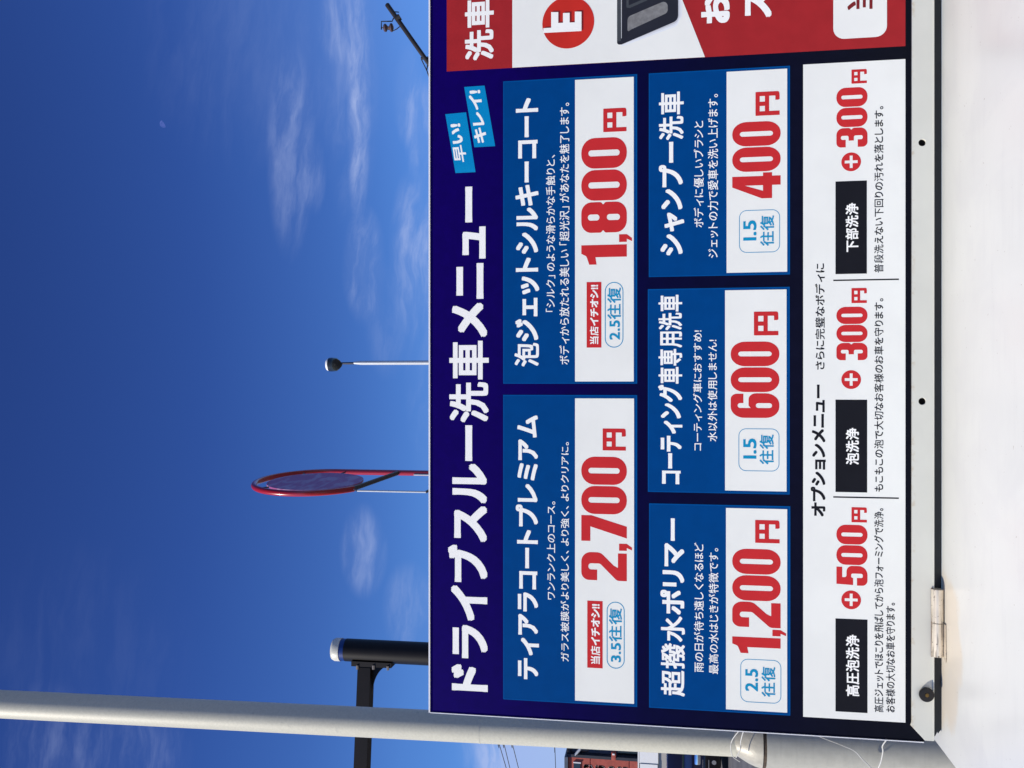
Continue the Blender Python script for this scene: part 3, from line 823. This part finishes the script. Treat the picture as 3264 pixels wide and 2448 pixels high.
# ------------------------------------------------------------------ overhead cables at the far left
YC = 30.0
hp = thing('utility_pole', (at(300, 1500, YC).x, YC, 0), 'grey utility pole hidden behind the price board that carries three cables', 'pole')
px3 = at(300, 1500, YC).x
tube_obj('shaft', [(px3, YC, at(300, 1480, YC).z), (px3, YC, 0)], [.1, .16], M_util, hp, 16)
for i, (x0, x1) in enumerate(((150, 255), (215, 302), (322, 412))):
    uA, vA = 2448 - (2250 + 496 / 4.022), 1550 + x0 / 4.022
    uB, vB = 2448 - (2250 + 796 / 4.022), 1550 + x1 / 4.022
    s_ = (vB - vA) / (uB - uA)
    P = [at(300, vA + s_ * (300 - uA) + 22, YC), at(uA, vA, YC), at(uB, vB, YC), at(-900, vB + s_ * (-900 - uB) * .8, YC + 4)]
    o = tube_obj('overhead_cable', smooth_path(P, 6), .013, M_cable, None, 6)
    tag(o, ['highest of the three dark cables slanting across the pale sky left of the pole', 'middle one of the three dark cables slanting across the pale sky left of the pole', 'lowest of the three dark cables slanting across the pale sky left of the pole'][i], 'cable', 'overhead cables left of the pole')
o = tube_obj('overhead_cable', smooth_path([at(300, 1767, YC), at(60, 1768, YC), at(0, 1771, YC), at(-900, 1800, YC)], 6), .012, M_cable, None, 6)
tag(o, 'dark cable running level just above the roof of the red building', 'cable', 'overhead cables left of the pole')

# ------------------------------------------------------------------ red building
YB = 45.0
bl = thing('shop_building', (at(0, 2000, YB).x, YB, 0), 'terracotta red shop building with side wing coloured slate grey for shade and white fascia, left of the pole', 'building')
def bx(u): return at(u, 1900, YB).x
def bz(v): return at(30, v, YB).z
xc = bx(32)
box_obj('red_wall', (bx(-900), YB, bz(2036)), (xc, YB + 8, bz(1812)), M_brickred, bl)
box_obj('side_wing', (xc + .002, YB + .3, bz(2036)), (bx(250), YB + 8, bz(1811)), M_slate, bl)  # shaded side of the building, with the shade put into its colour
box_obj('corner_trim', (xc - .02, YB - .06, bz(2036)), (xc + .12, YB + .28, bz(1806)), M_slate2, bl)
box_obj('parapet', (bx(-900), YB - .15, bz(1811)), (xc, YB + 8, bz(1800)), M_slate, bl)
box_obj('roof_edge', (xc + .004, YB + .05, bz(1817)), (bx(250), YB + 8, bz(1809)), M_slate2, bl)
for k in range(5):
    box_obj('roof_rib', (bx(36 + k * 4.6), YB + .0, bz(1812)), (bx(38 + k * 4.6), YB + .5, bz(1806)), M_slate2, bl)
box_obj('red_panel', (bx(-300), YB - .04, bz(1880)), (bx(30), YB - .002, bz(1818)), M_brickred, bl)
box_obj('red_panel', (bx(-300), YB - .04, bz(2004)), (bx(30), YB - .002, bz(1883)), M_brickred, bl)
box_obj('red_panel', (bx(-300), YB - .04, bz(2032)), (bx(30), YB - .002, bz(2007)), M_brickred, bl)
w_ = box_obj('window', (bx(44), YB + .22, bz(1874)), (bx(58), YB + .299, bz(1845)), M_winb, bl)
w_ = box_obj('window', (bx(50), YB + .24, bz(1908)), (bx(60), YB + .299, bz(1894)), M_glass, bl)
w_ = box_obj('window', (bx(38), YB + .24, bz(2030)), (bx(62), YB + .299, bz(1968)), M_glass, bl)
tube_obj('diagonal_pipe', [at(41, 1833, YB), at(62, 1850, YB)][::1], .07, M_galv, bl, 8)
sg = box_obj('projecting_sign', (bx(35), YB - .3, bz(1964)), (bx(60), YB - .05, bz(1950)), M_brickred, bl, .04)
box_obj('sign_light', (bx(53), YB - .34, bz(1961)), (bx(58), YB - .302, bz(1953)), M_white2, sg, .02)
wn = box_obj('window', (bx(-60), YB - .1, bz(1850)), (bx(14), YB - .041, bz(1829)), M_glass, bl)
box_obj('frame', (bx(14), YB - .12, bz(1852)), (bx(17), YB - .041, bz(1828)), M_white2, wn)
# vertical name lettering, tops facing right
me = txt2d('ENDOSE', .03); x0, y0, x1, y1 = bounds(me)
zA, zB_ = bz(1861), bz(2000); xt = bx(9.5); hgt_ = size(40, 1900, YB)
for v in me.vertices:
    fx_, fy_ = (v.co.x - x0) / (x1 - x0), (v.co.y - y0) / (y1 - y0)
    v.co = (xt - hgt_ * (1 - fy_), YB - .06, zA + (zB_ - zA) * fx_)
link('lettering', me, M_letter, bl)
box_obj('white_band', (bx(-900), YB - .1, bz(2037)), (bx(250), YB - .01, bz(2033)), M_white2, bl)
box_obj('fascia_panel', (bx(28), YB - .09, bz(2098)), (bx(250), YB - .02, bz(2038)), M_white2, bl)
box_obj('fascia_panel', (bx(-300), YB - .12, bz(2096)), (bx(26), YB - .02, bz(2040)), M_white2, bl)
box_obj('ground_wall', (bx(-900), YB, 0), (bx(250), YB + 8, bz(2036) - .01), M_beige, bl)

# ------------------------------------------------------------------ parked car
YK = 23.2
cx0 = at(-60, 2290, YK).x
car = thing('parked_car', (cx0, YK, 0), 'glossy black parked car facing us, half hidden behind the grey pole', 'car')
bodyp = [(-2.05, .28, .08), (2.02, .24, .10), (2.10, .58, .12), (2.0, .84, .12), (1.15, 1.02, .2), (-1.95, 1.04, .12), (-2.1, .7, .15)]
cabp = [(-1.95, 1.03, .05), (1.12, 1.01, .05), (.36, 1.45, .22), (-1.45, 1.48, .2)]
def carY(px): return YK + 2.1 - px
def car_extr(loop, half, taper, m, name, parent):
    me = fill2d([fillet(loop, 5)], extrude=half, bevel=.05)
    zmin = min(v.co.y for v in me.vertices); zmax = max(v.co.y for v in me.vertices)
    for v in me.vertices:
        k = (v.co.y - zmin) / (zmax - zmin); fr = max(0.0, (abs(v.co.x) - 1.5) / .6) ** 2
        v.co = (cx0 + v.co.z * (1 - taper * k) * (1 - .07 * fr), carY(v.co.x), v.co.y)
    for p in me.polygons: p.use_smooth = True
    me.set_sharp_from_angle(angle=R(40))
    return link(name, me, m, parent)
car_extr(bodyp, .83, .05, M_carp, 'body', car)
cabin = car_extr(cabp, .74, .16, M_carp, 'cabin', car)
def pane(pts, m, name, parent, off):
    bm = bmesh.new(); a = [bm.verts.new(Vector(p) + Vector(off)) for p in pts]; b = [bm.verts.new(Vector(p) + Vector(off) * .2) for p in pts]
    n = len(pts); bm.faces.new(a); bm.faces.new(b[::-1])
    for i in range(n): bm.faces.new((a[i], a[(i + 1) % n], b[(i + 1) % n], b[i]))
    return link(name, from_bm(bm), m, parent)
pane([(cx0 - .72, carY(1.04), 1.06), (cx0 + .72, carY(1.04), 1.06), (cx0 + .62, carY(.47), 1.385), (cx0 - .62, carY(.47), 1.385)], M_cargl, 'windscreen', cabin, (0, -.012, .02))
pane([(cx0 - .62, carY(-1.62), 1.36), (cx0 + .62, carY(-1.62), 1.36), (cx0 + .72, carY(-1.86), 1.08), (cx0 - .72, carY(-1.86), 1.08)], M_cargl, 'rear_window', cabin, (0, .03, .0))
for sd in (-1, 1):
    for a, b in ((-1.6, -.35), (-.27, .78)):
        pane([(cx0 + sd * .775, carY(a), 1.07), (cx0 + sd * .775, carY(b), 1.07), (cx0 + sd * .70, carY(min(b - .08, .36)), 1.38), (cx0 + sd * .70, carY(a + .15), 1.38)], M_cargl, 'side_window', cabin, (sd * .012, 0, 0))
for wx in (-1.3, 1.3):
    for sd in (-1, 1):
        w_ = tube_obj('wheel', [(cx0 + sd * .66, carY(wx), .31), (cx0 + sd * .885, carY(wx), .31)], .31, M_tyre, car, 28)
        tube_obj('rim', [(cx0 + sd * .80, carY(wx), .31), (cx0 + sd * .892, carY(wx), .31)], .2, M_rim, w_, 10)
for sd in (-1, 1):
    bm = bmesh.new(); box(bm, (cx0 + sd * .63 - .13, carY(2.12), .66), (cx0 + sd * .63 + .13, carY(1.95), .84), .05)
    link('headlight', from_bm(bm, 40), M_chrome, car)
    tube_obj('fog_lamp', [(cx0 + sd * .60, carY(2.10), .36), (cx0 + sd * .60, carY(2.13), .36)], .055, M_chrome, car, 16)
    box_obj('tail_light', (cx0 + sd * .62 - .12, carY(-2.10), .66), (cx0 + sd * .62 + .12, carY(-2.13), .86), M_lampred, car, .01)
    box_obj('wing_mirror', (cx0 + sd * .93 - .09, carY(.86), 1.0), (cx0 + sd * .93 + .09, carY(.74), 1.13), M_carp, car, .03)
    box_obj('chrome_strip', (cx0 + sd * .52 - .28, carY(2.125), .485), (cx0 + sd * .52 + .28, carY(2.06), .50), M_chrome, car)
gr_p = box_obj('grille', (cx0 - .46, carY(2.125), .46), (cx0 + .46, carY(2.05), .66), M_matt_black, car, .01)
for k in range(4): box_obj('grille_slat', (cx0 - .44, carY(2.135), .48 + k * .047), (cx0 + .66, carY(2.126), .495 + k * .047), M_chrome, gr_p)

# ------------------------------------------------------------------ moon
mc = at(2053, 521, 3000)
mr = size(11.5, 521, 3000)
md = (mc - EYE).normalized(); mx = md.cross(Vector((0, 0, 1))).normalized(); mz = mx.cross(md)
lit = (mz * 1.0 - mx * .42).normalized(); per = md.cross(lit).normalized()
bm = bmesh.new(); cols = []
for i in range(17):
    th = math.pi * i / 16; row = []
    for j in range(9):
        ph = math.pi * (-.08 + .58 * j / 8)      # from the terminator out to the limb
        q = per * math.cos(th) + (lit * math.sin(ph) - md * math.cos(ph)) * math.sin(th)
        row.append(bm.verts.new(mc + q * mr))
    cols.append(row)
for i in range(16):
    for j in range(8):
        try: bm.faces.new((cols[i][j], cols[i + 1][j], cols[i + 1][j + 1], cols[i][j + 1]))
        except ValueError: pass
mm = bpy.data.materials.new('moonlight'); mm.use_nodes = True; t = mm.node_tree; t.nodes.clear(); h = G(t)
em = N(t, 'ShaderNodeEmission'); tr_ = N(t, 'ShaderNodeBsdfTransparent'); mxs = N(t, 'ShaderNodeMixShader'); ou = N(t, 'ShaderNodeOutputMaterial')
em.inputs[0].default_value = (.12, .17, .55, 1); em.inputs[1].default_value = 1
nz = h.noise(N(t, 'ShaderNodeTexCoord').outputs['Object'], .15, 3)
h.put(mxs.inputs[0], h.ss(nz, .3, .7, 0.3, .7))
t.links.new(tr_.outputs[0], mxs.inputs[1]); t.links.new(em.outputs[0], mxs.inputs[2]); t.links.new(mxs.outputs[0], ou.inputs[0])
me = bpy.data.meshes.new('m'); bm.to_mesh(me); bm.free()
tag(link('moon', me, mm, None, smooth=True), 'faint pale half moon high in the blue sky', 'moon')

# ------------------------------------------------------------------ ground
M_conc = mat('concrete', (176, 172, 164), 0.85, var=0.12, vscale=1.5, bump=0.3, bscale=60)
pad = box_obj('bounce_pad', (-7, -6, -.05), (7, 8.5, .004), M_conc)  # unseen slab, added to bounce warm fill onto the board and pole
tag(pad, 'pale concrete slab added out of view under the white cabinet to bounce warm light', None, None, 'structure')
bm = bmesh.new(); bmesh.ops.create_grid(bm, x_segments=2, y_segments=2, size=2500)
gr_ = link('ground', from_bm(bm), M_asph); gr_.location = (0, 0, 0)
tag(gr_, 'grey asphalt forecourt seen between the pole and the parked car', None, None, 'structure')
